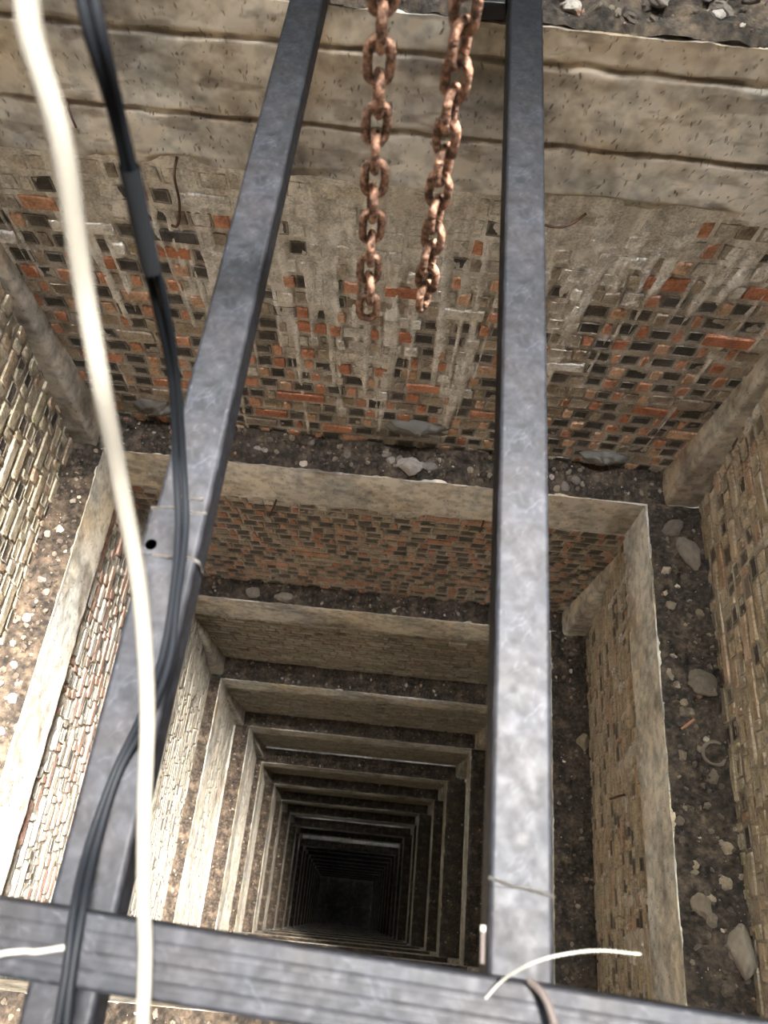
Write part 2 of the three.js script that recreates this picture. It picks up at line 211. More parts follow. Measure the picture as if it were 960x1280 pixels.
function panel(name, label, F, U, V, pal, opt = {}) {
  const P = PAL[pal], g = group(name, label, 'brick wall', { kind: 'structure' }), s0 = opt.seed ?? 1; seed = 1000 + s0 * 77;
  const smear = opt.smear ?? (() => 0), du = opt.du ?? 0.012, dv = opt.dv ?? 0.014, nu = Math.ceil(U / du), nv = Math.ceil(V / dv), holes = opt.holes ?? [];
  const pos = [], uv = [], col = [], idx = [], mc = lin(P.mortar), sc = lin(P.smear), md = mix3(mc, lin('#6c6152'), 0.7);
  for (let j = 0; j <= nv; j++) for (let i = 0; i <= nu; i++) {
    const a = U * i / nu, b = V * j / nv, s = smear(a, b);
    const d = -0.002 + (fbm(a * 9, b * 12, 3 + s0, 4) - 0.5) * 0.008 + (fbm(a * 45, b * 45, 9 + s0, 2) - 0.5) * 0.004 + s * (0.002 + 0.011 * fbm(a * 40, b * 7, 40, 3));
    pos.push(...at(F, a, b, d)); uv.push(a, -b);
    let c = mix3(mc, md, 0.7 * sm(0.48, 0.7, fbm(a * 5, b * 6, 19 + s0, 4))); c = mix3(c, mix3(sc, mc, 0.55 * sm(0.42, 0.62, vn(a * 70 + 2 * vn(a * 20, b * 4, 6), b * 5, 61) * 0.6 + vn(a * 24, b * 16, 62) * 0.4)), clamp(s * 1.15 + 0.5 * sm(0.58, 0.72, fbm(a * 8, b * 7, 23 + s0, 4)))); col.push(...c);
  }
  for (let j = 0; j < nv; j++) for (let i = 0; i < nu; i++) { const q = j * (nu + 1) + i; idx.push(q, q + nu + 1, q + 1, q + 1, q + nu + 1, q + nu + 2); }
  mesh('mortar_bed', build(pos, idx, uv, col), M.mortar, g);
  const bo = new THREE.BoxGeometry(1, 1, 1), back = new THREE.Mesh(bo, M.roof); // solid backing behind the bed
  back.name = 'backing'; back.scale.set(U, V, 0.1); back.quaternion.copy(quatOf(F)); back.position.set(...at(F, U / 2, V / 2, -0.09)); back.castShadow = back.receiveShadow = true; g.add(back);
  // courses
  const list = [], Q = quatOf(F);
  const rows = Math.floor((V - 0.01) / COURSE);
  for (let r = 0; r < rows; r++) {
    const vc = V - 0.012 - BH / 2 - r * COURSE; let u = -rr(0, 0.06), flip = rnd() < 0.5;
    while (u < U - 0.012) {
      let type, w; const patch = fbm(u * 2.2, vc * 3, 70 + s0, 3);
      if (rnd() < P.pLong * (0.6 + 0.9 * patch)) { type = 'long'; w = pick([0.098, 0.125, 0.15, 0.175]); }
      else if (flip) { type = 'dark'; w = pick([0.048, 0.055, 0.062, 0.072]); } else { type = 'web'; w = pick([0.022, 0.028, 0.034, 0.042]); }
      flip = !flip;
      const a0 = Math.max(u, 0.002), a1 = Math.min(u + w, U - 0.002), wq = a1 - a0; u += w + rr(0.006, 0.013);
      if (wq < 0.018) continue;
      const uc = (a0 + a1) / 2, wc = Math.round(wq * 250) / 250;
      if (holes.some(([hu, hv, ru, rv]) => ((uc - hu) / ru) ** 2 + ((vc - hv) / rv) ** 2 < 1)) continue;
      let tone = type === 'dark' ? (rnd() < P.pDark ? pick(P.dark) : pick(P.pale)) : (rnd() < P.pPale ? pick(P.pale) : pick(P.orange));
      if (type === 'long' && pal === 'red' && rnd() < 0.03) tone = pick(P.dark);
      const film = smear(uc, vc); if (film > 0.25 && rnd() < film * 0.85) tone = pick(type === 'dark' ? ['#d0c9be', '#beb6aa', '#dad4ca'] : ['#e2dcd2', '#d8d0c4', '#e8e3da']);
      const proud = rr(0.0012, 0.0048) + 0.003 * clamp(film) + (type === 'dark' ? -0.001 : 0.001);
      list.push({ geo: brickGeo(type, Math.max(wc, 0.02), tone, Math.floor(rnd() * 4), P.mortar), name: type === 'dark' ? 'dark_brick' : 'brick', c: at(F, uc, vc + rr(-0.003, 0.003), proud), w: wc, rot: rr(-0.03, 0.03), uc, vc });
    }
  }
  const tmp = new THREE.Quaternion(), zx = new THREE.Vector3(0, 0, 1), rest = [], parts = [];
  for (const b of list) {
    let area = 0;
    if (opt.parts) { const c = onScreen(b.c); if (c) { const e = (du2, dv2) => { px.set(b.c[0] + F.u.x * du2 + F.v.x * dv2, b.c[1] + F.u.y * du2 + F.v.y * dv2, b.c[2] + F.u.z * du2 + F.v.z * dv2).project(camera); return [(px.x + 1) * 480 - c[0], (1 - px.y) * 640 - c[1]]; }; const A = e(b.w, 0), B = e(0, BH); area = Math.abs(A[0] * B[1] - A[1] * B[0]); } }
    b.area = area; (area > 62 ? parts : rest).push(b);
  }
  parts.sort((a, b) => b.area - a.area); const cnt = {};
  for (const b of parts) { cnt[b.name] = (cnt[b.name] ?? 0) + 1; if (cnt[b.name] > 300) { rest.push(b); continue; } const m = mesh(b.name, b.geo, M.brick, g); m.position.set(...b.c); m.quaternion.copy(Q).multiply(tmp.setFromAxisAngle(zx, b.rot)); }
  if (rest.length) {
    const gs = rest.map((b) => b.geo.clone().applyMatrix4(grit.compose(V3(b.c), tmp.copy(Q).multiply(new THREE.Quaternion().setFromAxisAngle(zx, b.rot)), new THREE.Vector3(1, 1, 1))));
    const m = mesh('brick_courses', mergeGeometries(gs), M.brick, g); m.userData.kind = 'stuff';
  }
  return g;
}
// a blob of cement smeared over the foot of a wall
function patchOn(g, F, uc, vc, ru, rv, s, hex = '#6d6a63') {
  const n = 44, m = 14, pos = [], uv = [], col = [], idx = []; const c0 = lin(hex);
  for (let j = 0; j <= m; j++) for (let i = 0; i < n; i++) { const t = i / n * Math.PI * 2, q = j / m, e = 0.45 + 1.0 * fbm(Math.cos(t) * 3 + 5, Math.sin(t) * 3 + 5, s, 4); const a = uc + Math.cos(t) * ru * q * e, b = vc + Math.sin(t) * rv * q * e; pos.push(...at(F, a, b, -0.008 + 0.034 * Math.sqrt(Math.max(0, 1 - q * q)) + 0.05 * (fbm(a * 30, b * 40, s, 4) - 0.42) * (1 - q * q))); uv.push(a, b); const k = 0.8 + 0.4 * fbm(a * 18, b * 18, s + 4, 3); col.push(c0[0] * k, c0[1] * k, c0[2] * k); }
  for (let j = 0; j < m; j++) for (let i = 0; i < n; i++) { const a = j * n + i, b = j * n + (i + 1) % n; idx.push(a, a + n, b, b, a + n, b + n); }
  mesh('cement_patch', build(pos, idx, uv, col), M.stone, g);
}
const streak = (u, v, s, len, dens) => { const q = vn(u * 46 + 1.2 * vn(u * 8, v * 3, s + 2), 0, s) * 0.65 + vn(u * 90, v * 2.2, s + 1) * 0.35, l = len * (0.25 + 1.3 * vn(u * 26, 3, s + 5)); return sm(dens, dens + 0.16, q) * (1 - sm(l * 0.75, l, v)); };
for (let k = 0; k < RINGS; k++) {
  const S = sides(k), yT = S.y - beamH[k] + 0.035, yB = k + 1 < RINGS ? ringAt[k + 1][0] : FLOOR_Y, V = yT - yB, nx = ordinal[k];
  const xl = S.x0 - REC.left, xr = S.x1 + REC.right, zf = S.z0 - REC.far, zn = L + REC.near;
  // each infill starts nearly flush under its beam and leans outward down to the next ledge
  const lean = (o, u, n, rec) => { const t = (rec - 0.018) / V, c = 1 / Math.hypot(1, t), q = [n[0] * t, 0, n[2] * t]; return frame([o[0] + n[0] * (rec - 0.018), o[1], o[2] + n[2] * (rec - 0.018)], u, [-q[0] * c, -c, -q[2] * c], [n[0] * c, -t * c, n[2] * c]); };
  const FF = lean([xl, yT, zf], [1, 0, 0], [0, 0, 1], REC.far), FR = lean([xr, yT, zf], [0, 0, 1], [-1, 0, 0], REC.right), FL = lean([xl, yT, zn], [0, 0, -1], [1, 0, 0], REC.left), FN = lean([xr, yT, zn], [-1, 0, 0], [0, 0, -1], REC.near);
  const res = k === 0 ? {} : k < 3 ? { du: 0.02, dv: 0.022 } : k < 7 ? { du: 0.05, dv: 0.05 } : { du: 0.15, dv: 0.15 };
  const sl = (s, len, dens) => (u, v) => Math.max(streak(u, v, s, len, dens), 0.9 * (1 - sm(0.05, 0.16, v + 0.12 * (fbm(u * 6, v * 5, s, 3) - 0.5))));
  const far = panel('wall_far', `${k < 2 ? 'red and dark' : 'grey-beige'} brick wall opposite the chains, under the ${nx} ring beam`, FF, xr - xl, V, k === 0 ? 'red' : k === 1 ? 'rose' : 'grey', { ...res, ...(k === 0 ? { du: 0.0065, dv: 0.011, smear: (u, v) => { const heavy = 0.3 * Math.exp(-(((u - 1.35) / 0.5) ** 2)) + 0.14 * Math.exp(-(((u - 0.35) / 0.4) ** 2)); const thick = Math.max(Math.exp(-(((u - 2.19 - 0.02 * fbm(v * 9, 1, 3, 2)) / 0.02) ** 2)) * (1 - sm(0.32, 0.4, v)), Math.exp(-(((u - 2.262) / 0.018) ** 2)) * (1 - sm(0.2, 0.3, v))) * 1.7; return Math.max(thick, streak(u, v, 5, 0.5 + heavy * 2.2, 0.5 - heavy * 0.5), streak(u, v, 6, 1.3, 0.72 - heavy * 0.35), 0.95 * (1 - sm(0.04 + heavy * 0.8, 0.2 + heavy * 0.95, v + 0.26 * (fbm(u * 6, v * 5, 8, 4) - 0.5)))); }, holes: [[1.394, 1.30, 0.11, 0.055], [2.16, 1.34, 0.09, 0.035], [0.335, 1.30, 0.09, 0.05]] } : { smear: sl(30 + k, 0.3, k === 1 ? 0.8 : 0.66) }), parts: k < 2, seed: 10 + k });
  if (k === 0) { patchOn(far, FF, 1.394, 1.27, 0.12, 0.075, 3); patchOn(far, FF, 2.15, 1.345, 0.1, 0.045, 4); patchOn(far, FF, 0.335, 1.31, 0.1, 0.06, 5, '#5d5850'); }
  panel('wall_right', `weathered brick wall above the wide rubble ledge, under the ${nx} ring beam`, FR, zn - zf, V, k < 2 ? 'beige' : 'grey', { ...res, smear: sl(50 + k, k === 0 ? 0.9 : 0.6, k < 2 ? 0.6 : 0.62), parts: k < 2, seed: 30 + k });
  panel('wall_left', `brick wall beside the white hose, under the ${nx} ring beam`, FL, zn - zf, V, k === 0 ? 'beige' : k < 2 ? 'pink' : 'grey', { ...res, smear: sl(70 + k, k === 0 ? 0.6 : 0.4, 0.64), parts: k < 2, seed: 50 + k });
  panel('wall_near', `brick wall below the cross tube, under the ${nx} ring beam`, FN, xr - xl, V, k < 2 ? 'red' : 'grey', { ...(k < 3 ? { du: 0.03, dv: 0.03 } : res), smear: sl(90 + k, 0.4, 0.7), parts: k < 1, seed: 70 + k });
}
mesh('floor', new THREE.BoxGeometry(W + 1, 0.4, L + 1).translate(W / 2, FLOOR_Y - 0.2, L / 2), M.soil); tag(scene.children.at(-1), 'dark soil at the bottom of the deep shaft', 'floor', { kind: 'structure' });

// ---------------------------------------------------------------- soil and rubble on the ledges
const pebGeo = []; for (let v = 0; v < 5; v++) { const g = mergeVertices(new THREE.IcosahedronGeometry(1, 1).deleteAttribute('uv').deleteAttribute('normal')); const p = g.attributes.position; for (let i = 0; i < p.count; i++) { const k = 0.7 + 0.6 * hash(i, v * 13, 5); p.setXYZ(i, p.getX(i) * k, p.getY(i) * k * 0.75, p.getZ(i) * k * (0.8 + 0.1 * v)); } g.computeVertexNormals(); pebGeo.push(g.toNonIndexed()); pebGeo[v].computeVertexNormals(); }
const soilH = {};
for (let k = 0; k < RINGS; k++) {
  const S = sides(k), y = S.y, n = k < 3 ? 1 : k < 7 ? 0.4 : 0.15; seed = 400 + k;
  const strips = { far: [frame([S.x0 - REC.left, y, S.z0], [1, 0, 0], [0, 0, -1], [0, 1, 0]), S.x1 - S.x0 + REC.left + REC.right, REC.far], right: [frame([S.x1, y, S.z0 - 0.0], [0, 0, 1], [1, 0, 0], [0, 1, 0]), L - S.z0, REC.right], left: [frame([S.x0, y, L], [0, 0, -1], [-1, 0, 0], [0, 1, 0]), L - S.z0, REC.left], near: [frame([S.x1 + REC.right, y, L], [-1, 0, 0], [0, 0, 1], [0, 1, 0]), S.x1 - S.x0 + REC.left + REC.right, REC.near] };
  const where = { far: 'opposite the chains', right: 'along its widest side', left: 'beside the white hose', near: 'below the cross tube' };
  for (const [nm, [F, U, D]] of Object.entries(strips)) {
    const g = group('ledge_soil', `dark crumbly soil and grit on the ${ordinal[k]} ledge ${where[nm]}`, 'soil', { kind: 'stuff' });
    const s = k * 11 + nm.length, hgt = (a, b) => { const t = b / D; return -0.003 + 0.012 * sm(0, 0.12, t + 0.25 * (fbm(a * 20, b * 20, s, 3) - 0.5)) + (fbm(a * 16, b * 16, s + 2, 4) - 0.35) * 0.05 * sm(0.02, 0.3, t) + 0.03 * sm(0.5, 1, t) * fbm(a * 5, 1, s + 3, 3); };
    soilH[`${k}${nm}`] = { F, hgt };
    const nu = Math.ceil(U * (k < 3 ? 90 : k < 7 ? 35 : 12)), nv = k < 3 ? 18 : 6, pos = [], uv = [], idx = [];
    for (let j = 0; j <= nv; j++) for (let i = 0; i <= nu; i++) { const a = U * i / nu, b = D * j / nv + (j === nv ? 0.015 : 0.003 * (1 - j / nv)); pos.push(...at(F, a, b, hgt(a, b))); uv.push(a + s * 0.3, b); }
    for (let j = 0; j < nv; j++) for (let i = 0; i < nu; i++) { const q = j * (nu + 1) + i; idx.push(q, q + 1, q + nu + 1, q + 1, q + nu + 2, q + nu + 1); }
    const m = mesh('soil', build(pos, idx, uv), M.soil, g); m.userData.kind = 'stuff';
    if (nm === 'near' && k > 2) continue;
    const cnt = Math.round(U * 260 * n), im = []; for (let v = 0; v < 5; v++) im.push([]);
    for (let i = 0; i < cnt; i++) { const a = rr(0.02, U - 0.02), b = rr(0.018, D - 0.005), sz = 0.002 + 0.011 * Math.pow(rnd(), 3.2); const h = hgt(a, b); im[i % 5].push([at(F, a, b, h + sz * 0.25), sz]); }
    im.forEach((l, v) => { if (!l.length) return; const I = new THREE.InstancedMesh(pebGeo[v], M.pebble, l.length), mt = new THREE.Matrix4(), q = new THREE.Quaternion(), cl = new THREE.Color(); l.forEach(([p, sz], i) => { q.setFromEuler(new THREE.Euler(rr(0, 6), rr(0, 6), rr(0, 6))); mt.compose(V3(p), q, new THREE.Vector3(sz * rr(0.8, 1.5), sz, sz)); I.setMatrixAt(i, mt); const t = rnd(); cl.set(t < 0.72 ? pick(['#4a4037', '#54483c', '#3f362e', '#5d5145']) : t < 0.93 ? pick(['#6f6455', '#7a6d5c', '#85796a']) : pick(['#a3968a', '#94705a', '#b0a492'])); I.setColorAt(i, cl); }); I.name = 'grit'; I.userData.kind = 'stuff'; I.castShadow = I.receiveShadow = true; g.add(I); });
  }
}
// single stones and lumps
function stone(size, squash, s, hex) {
  const g = mergeVertices(new THREE.IcosahedronGeometry(1, 5).deleteAttribute('uv').deleteAttribute('normal')), p = g.attributes.position, col = [], uv = [], v = new THREE.Vector3(), c0 = lin(hex);
  const planes = []; for (let i = 0; i < 9; i++) planes.push([new THREE.Vector3(hash(i, s) - 0.5, hash(i, s, 2) - 0.5, hash(i, s, 3) - 0.5).normalize(), 0.5 + 0.3 * hash(i, s, 4)]);
  for (let i = 0; i < p.count; i++) { v.fromBufferAttribute(p, i); for (const [n, d] of planes) { const t = v.dot(n); if (t > d) v.addScaledVector(n, d - t); } const k = 0.8 + 0.36 * fbm(v.x * 3 + 7 + v.z, v.y * 3 + v.z * 2 + 7, s, 4); v.multiplyScalar(k); const q = 0.6 + 0.8 * fbm(v.x * 6 + 9, v.z * 6 + v.y * 5 + 9, s + 9, 4); col.push(c0[0] * q, c0[1] * q, c0[2] * q); uv.push(v.x * size, v.z * size + v.y * size); p.setXYZ(i, v.x * size * squash[0], v.y * size * squash[1], v.z * size * squash[2]); }
  g.setAttribute('color', new THREE.Float32BufferAttribute(col, 3)); g.setAttribute('uv', new THREE.Float32BufferAttribute(uv, 2)); const f = g.toNonIndexed(); f.computeVertexNormals(); return f;
}
const stoneAt = (x, z, k, side, size, squash, s, hex, label, name = 'stone', turn = 0, grp) => {
  const { F, hgt } = soilH[`${k}${side}`], d = new THREE.Vector3(x, ringAt[k][0], z).sub(F.o), a = d.dot(F.u), b = d.dot(F.v);
  const m = mesh(name, stone(size, squash, s, hex), M.stone); m.position.set(x, ringAt[k][0] + hgt(a, b) + size * squash[1] * 0.35, z); m.rotation.y = turn; tag(m, label, name === 'stone' ? 'stone' : 'mortar lump', grp ? { group: grp } : {}); return m;
};
stoneAt(1.255, -0.045, 1, 'far', 0.05, [1.1, 0.75, 0.8], 3, '#8a8177', 'grey angular stone below the smeared cement patch on the second ledge');
stoneAt(1.33, -0.06, 1, 'far', 0.026, [1.5, 0.6, 1], 4, '#6a635a', 'flat dark stone beside the larger grey stone under the cement patch');
stoneAt(2.377, 0.235, 1, 'right', 0.062, [0.8, 0.7, 1.35], 5, '#6d6255', 'long mortar lump near the corner post on the wide rubble ledge', 'mortar_lump', 0.4);
stoneAt(2.325, 0.115, 1, 'right', 0.05, [1.2, 0.4, 0.7], 6, '#5e5449', 'flat sharp slab of rubble close to the corner post on the wide ledge', 'stone', 0.5);
stoneAt(2.285, 0.30, 1, 'right', 0.022, [1, 0.8, 1], 7, '#8d7f6c', 'small pale round stone near the beam edge of the wide ledge');
stoneAt(2.375, 0.735, 1, 'right', 0.052, [1, 0.5, 1.1], 8, '#5f5446', 'square brown clod midway along the wide rubble ledge', 'stone', 0.8);
stoneAt(2.40, 1.575, 1, 'right', 0.062, [0.75, 0.8, 1.25], 9, '#8f8372', 'big rounded mortar lump against the brick wall, close to the cross tube', 'mortar_lump');
stoneAt(2.30, 1.47, 1, 'right', 0.036, [1, 0.6, 1.4], 10, '#6a5d4d', 'crumbly earth lump beside the big rounded mortar lump', 'stone', 0.6);
stoneAt(0.62, -0.06, 2, 'far', 0.05, [1.3, 0.5, 0.8], 12, '#75695b', 'flat grey rubble piece on the third ledge behind the tube with the cable');
stoneAt(0.43, -0.07, 2, 'far', 0.045, [1.1, 0.7, 0.9], 13, '#7d7264', 'grey mortar lump on the third ledge near the corner post behind the cable', 'mortar_lump');
stoneAt(2.40, 0.62, 2, 'right', 0.05, [0.8, 0.7, 1.1], 14, '#85785f', 'pale angular stone on the third ledge against the weathered brick wall');
seed = 91;
for (let i = 0; i < 16; i++) stoneAt(rr(1.35, 2.15), rr(-0.115, -0.03), 0, 'far', rr(0.012, 0.026), [1.2, 0.7, 1], 20 + i, pick(['#7a7066', '#8b8177', '#675d54', '#9a9085']), 'grey stone chip on the top ledge beside the clear steel tube', 'stone', rr(0, 3), 'stone chips on the top ledge');
for (let i = 0; i < 22; i++) stoneAt(rr(0.2, 2.1), rr(-0.12, -0.03), 1, 'far', rr(0.010, 0.022), [1.2, 0.7, 1], 40 + i, pick(['#6a6157', '#7d746a', '#595046', '#857b70']), 'small stone chip on the second ledge under the red brick wall', 'stone', rr(0, 3), 'stone chips on the second ledge, long side');
for (let i = 0; i < 30; i++) stoneAt(rr(2.27, 2.41), rr(0.1, 1.7), 1, 'right', rr(0.008, 0.024), [1.1, 0.7, 1], 70 + i, pick(['#6a5d4e', '#7a6c5a', '#594d40', '#8f7f69']), 'small stone chip on the wide rubble ledge below the weathered brick wall', 'stone', rr(0, 3), 'stone chips on the wide ledge');
for (let i = 0; i < 12; i++) stoneAt(rr(-0.1, -0.03), rr(0.15, 1.2), 1, 'left', rr(0.010, 0.022), [1.1, 0.7, 1], 110 + i, pick(['#6a6157', '#83796c', '#9a8f80']), 'small stone chip on the second ledge beside the white hose', 'stone', rr(0, 3), 'stone chips on the second ledge, hose side');

// ---------------------------------------------------------------- surroundings of the mouth: floor, curb, walls and roof with an open hatch
const ringShape = (x0, x1, z0, z1, hx0, hx1, hz0, hz1) => { const s = new THREE.Shape([[x0, -z0], [x1, -z0], [x1, -z1], [x0, -z1]].map((p) => new THREE.Vector2(...p))); s.holes.push(new THREE.Path([[hx0, -hz0], [hx1, -hz0], [hx1, -hz1], [hx0, -hz1]].map((p) => new THREE.Vector2(...p)))); return s; };
const slab = (s, y0, h) => new THREE.ExtrudeGeometry(s, { depth: h, bevelEnabled: false }).rotateX(-Math.PI / 2).translate(0, y0, 0);
tag(mesh('floor', slab(ringShape(-2.6, 4.8, -4.1, 4.6, -0.33, 2.56, -0.33, 2.15), -0.1, 0.19), M.soil), 'trodden earth floor around the mouth of the shaft', 'floor', { kind: 'structure' });
const ROOF_Y = 6.0, HOIST_Y = 2.6;
const hatch = ringShape(-2.7, 4.9, -4.2, 4.7, 0, 1, 0, 1); hatch.holes = [new THREE.Path([[-1.3, 3.2], [3.3, 3.2], [3.3, -1.5], [0.0, -1.5], [0.0, -0.3], [-1.3, -0.3]].map((p) => new THREE.Vector2(...p)))];
tag(mesh('ceiling', slab(hatch, ROOF_Y, 0.12), M.roof), 'flat roof with an open hatch over the shaft', 'roof', { kind: 'structure' });
tag(mesh('roof_sheet', new THREE.BoxGeometry(4.8, 0.004, 3.6).translate(1.0, ROOF_Y + 0.125, -1.5), M.sheet), 'translucent roof sheet covering the back half of the hatch', 'roof sheet');
for (const [n, w, d, x, z, lb] of [['wall_back', 7.6, 0.1, 1.1, -4.15, 'plain plastered shed wall beyond the shaft'], ['wall_front', 7.6, 0.1, 1.1, 4.65, 'plain plastered shed wall behind the cross tube'], ['wall_west', 0.1, 8.7, -2.65, 0.25, 'plain plastered shed wall beyond the white hose'], ['wall_east', 0.1, 8.7, 4.85, 0.25, 'plain plastered shed wall beyond the weathered brick wall']])
  tag(mesh(n, new THREE.BoxGeometry(w, ROOF_Y - 0.05, d).translate(x, ROOF_Y / 2 + 0.025, z), M.plaster), lb, 'wall', { kind: 'structure' });
{ // low brick curb on the far side of the top ledge
  const F = frame([-0.125, 0.315, -0.15], [1, 0, 0], [0, -1, 0], [0, 0, 1]);
  panel('wall_curb', 'low red brick curb behind the top ledge with stone chips', F, 2.57, 0.24, 'red', { parts: true, seed: 200, du: 0.02, dv: 0.02, smear: () => 0 });
}

// ---------------------------------------------------------------- steel tubes
const ev = new Evaluator(); ev.attributes = ['position', 'normal', 'uv']; ev.useGroups = false;
const rrect = (w, h, r, P = THREE.Shape) => { const s = new P(), a = w / 2, b = h / 2; s.moveTo(-a + r, -b); s.lineTo(a - r, -b); s.absarc(a - r, -b + r, r, -Math.PI / 2, 0); s.lineTo(a, b - r); s.absarc(a - r, b - r, r, 0, Math.PI / 2); s.lineTo(-a + r, b); s.absarc(-a + r, b - r, r, Math.PI / 2, Math.PI); s.lineTo(-a, -b + r); s.absarc(-a + r, -b + r, r, Math.PI, Math.PI * 1.5); return s; };
const tubeGeo = (w, h, len, r = 0.006, t = 0.003) => { const s = rrect(w, h, r); s.holes.push(rrect(w - 2 * t, h - 2 * t, Math.max(r - t, 0.001), THREE.Path)); return new THREE.ExtrudeGeometry(s, { depth: len, bevelEnabled: false, curveSegments: 5 }); };
const along = (g, dx, dy, z0) => g.translate(dx, dy, z0);
function bead(pts, r, s) { const c = new THREE.CatmullRomCurve3(pts.map(V3)), g = new THREE.TubeGeometry(c, 48, r, 7); const p = g.attributes.position, n = g.attributes.normal; for (let i = 0; i < p.count; i++) { const k = r * 0.9 * (fbm(p.getX(i) * 260, p.getZ(i) * 260 + p.getY(i) * 200, s, 2) - 0.4); p.setXYZ(i, p.getX(i) + n.getX(i) * k, p.getY(i) + n.getY(i) * k, p.getZ(i) + n.getZ(i) * k); } g.computeVertexNormals(); return g; }
const TY = 0.15, TH = 0.05;
{ const g = group('steel_tube', 'scuffed steel box tube with a drilled hole and weld, carrying the black cable', 'steel tube');
  const x = 0.936, w = 0.062;
  mesh('tube_length', along(tubeGeo(w, TH, 1.31), x, TY - TH / 2, -0.115), M.steel, g);
  let a = new Brush(along(tubeGeo(w + 0.006, TH + 0.003, 0.06), x - 0.003, TY - TH / 2, 1.1955)); const h = new Brush(new THREE.CylinderGeometry(0.0068, 0.0068, 0.03, 20).translate(x - w / 2 + 0.007, TY, 1.243)); a.updateMatrixWorld(); h.updateMatrixWorld();
  const sl = ev.evaluate(a, h, SUBTRACTION); mesh('tube_sleeve', sl.geometry, M.steel, g);
  mesh('tube_length', along(tubeGeo(w + 0.002, TH, 1.0), x - 0.001, TY - TH / 2 + 0.001, 1.2557), M.steel, g);
  mesh('weld_bead', bead([[x - 0.035, TY + 0.001, 1.196], [x - 0.01, TY + 0.002, 1.194], [x + 0.01, TY + 0.0015, 1.197], [x + 0.031, TY + 0.001, 1.196]], 0.0016, 1), M.weld, g);
  mesh('weld_bead', bead([[x - 0.02, TY + 0.0015, 1.255], [x, TY + 0.003, 1.257], [x + 0.02, TY + 0.002, 1.2555], [x + 0.031, TY - 0.001, 1.257], [x + 0.033, TY - 0.03, 1.258]], 0.0018, 2), M.weld, g);
  mesh('weld_bead', bead([[x - 0.008, TY + 0.0005, 1.176], [x + 0.012, TY + 0.001, 1.178], [x + 0.024, TY + 0.001, 1.178]], 0.0018, 5), M.weld, g);
}
{ const g = group('steel_tube', 'straight scuffed steel box tube beside the rusty chains, clear of the cable', 'steel tube');
  const x = 1.342, w = 0.062;
  mesh('tube_length', along(tubeGeo(w, TH, 1.66), x, TY - TH / 2, -0.1), M.steel, g);
  mesh('tube_length', along(tubeGeo(w, TH, 0.7), x, TY - TH / 2, 1.5605), M.steel, g);
  mesh('weld_bead', bead([[x - 0.032, TY, 1.553], [x - 0.01, TY + 0.001, 1.558], [x + 0.012, TY + 0.001, 1.561], [x + 0.032, TY, 1.564]], 0.0014, 3), M.weld, g);
}
{ const g = group('cross_tube', 'ribbed steel channel lying across both steel tubes', 'steel channel');
  const pts = [], w = 0.056, h = 0.058; // pressed profile: shallow ribs along the top, small lip on the near side
  const s = new THREE.Shape(); s.moveTo(-w / 2, -h / 2); s.lineTo(-w / 2, h / 2 - 0.005); s.quadraticCurveTo(-w / 2, h / 2, -w / 2 + 0.005, h / 2);
  for (const c of [-0.011, 0.004, 0.017]) { s.lineTo(c - 0.004, h / 2); s.quadraticCurveTo(c, h / 2 - 0.0012, c + 0.004, h / 2); }
  s.lineTo(w / 2 - 0.004, h / 2); s.quadraticCurveTo(w / 2, h / 2, w / 2, h / 2 - 0.004); s.lineTo(w / 2, -h / 2 + 0.005); s.lineTo(w / 2 + 0.006, -h / 2 + 0.004); s.lineTo(w / 2 + 0.006, -h / 2); s.closePath();
  const ge = new THREE.ExtrudeGeometry(s, { depth: 3.0, bevelEnabled: false, curveSegments: 6 }).translate(0, 0, -1.5).rotateY(-Math.PI / 2);
  const m = mesh('channel', ge, M.steel, g); g.position.set(1.6, 0.181, 1.6745); g.rotation.y = -0.05;
}

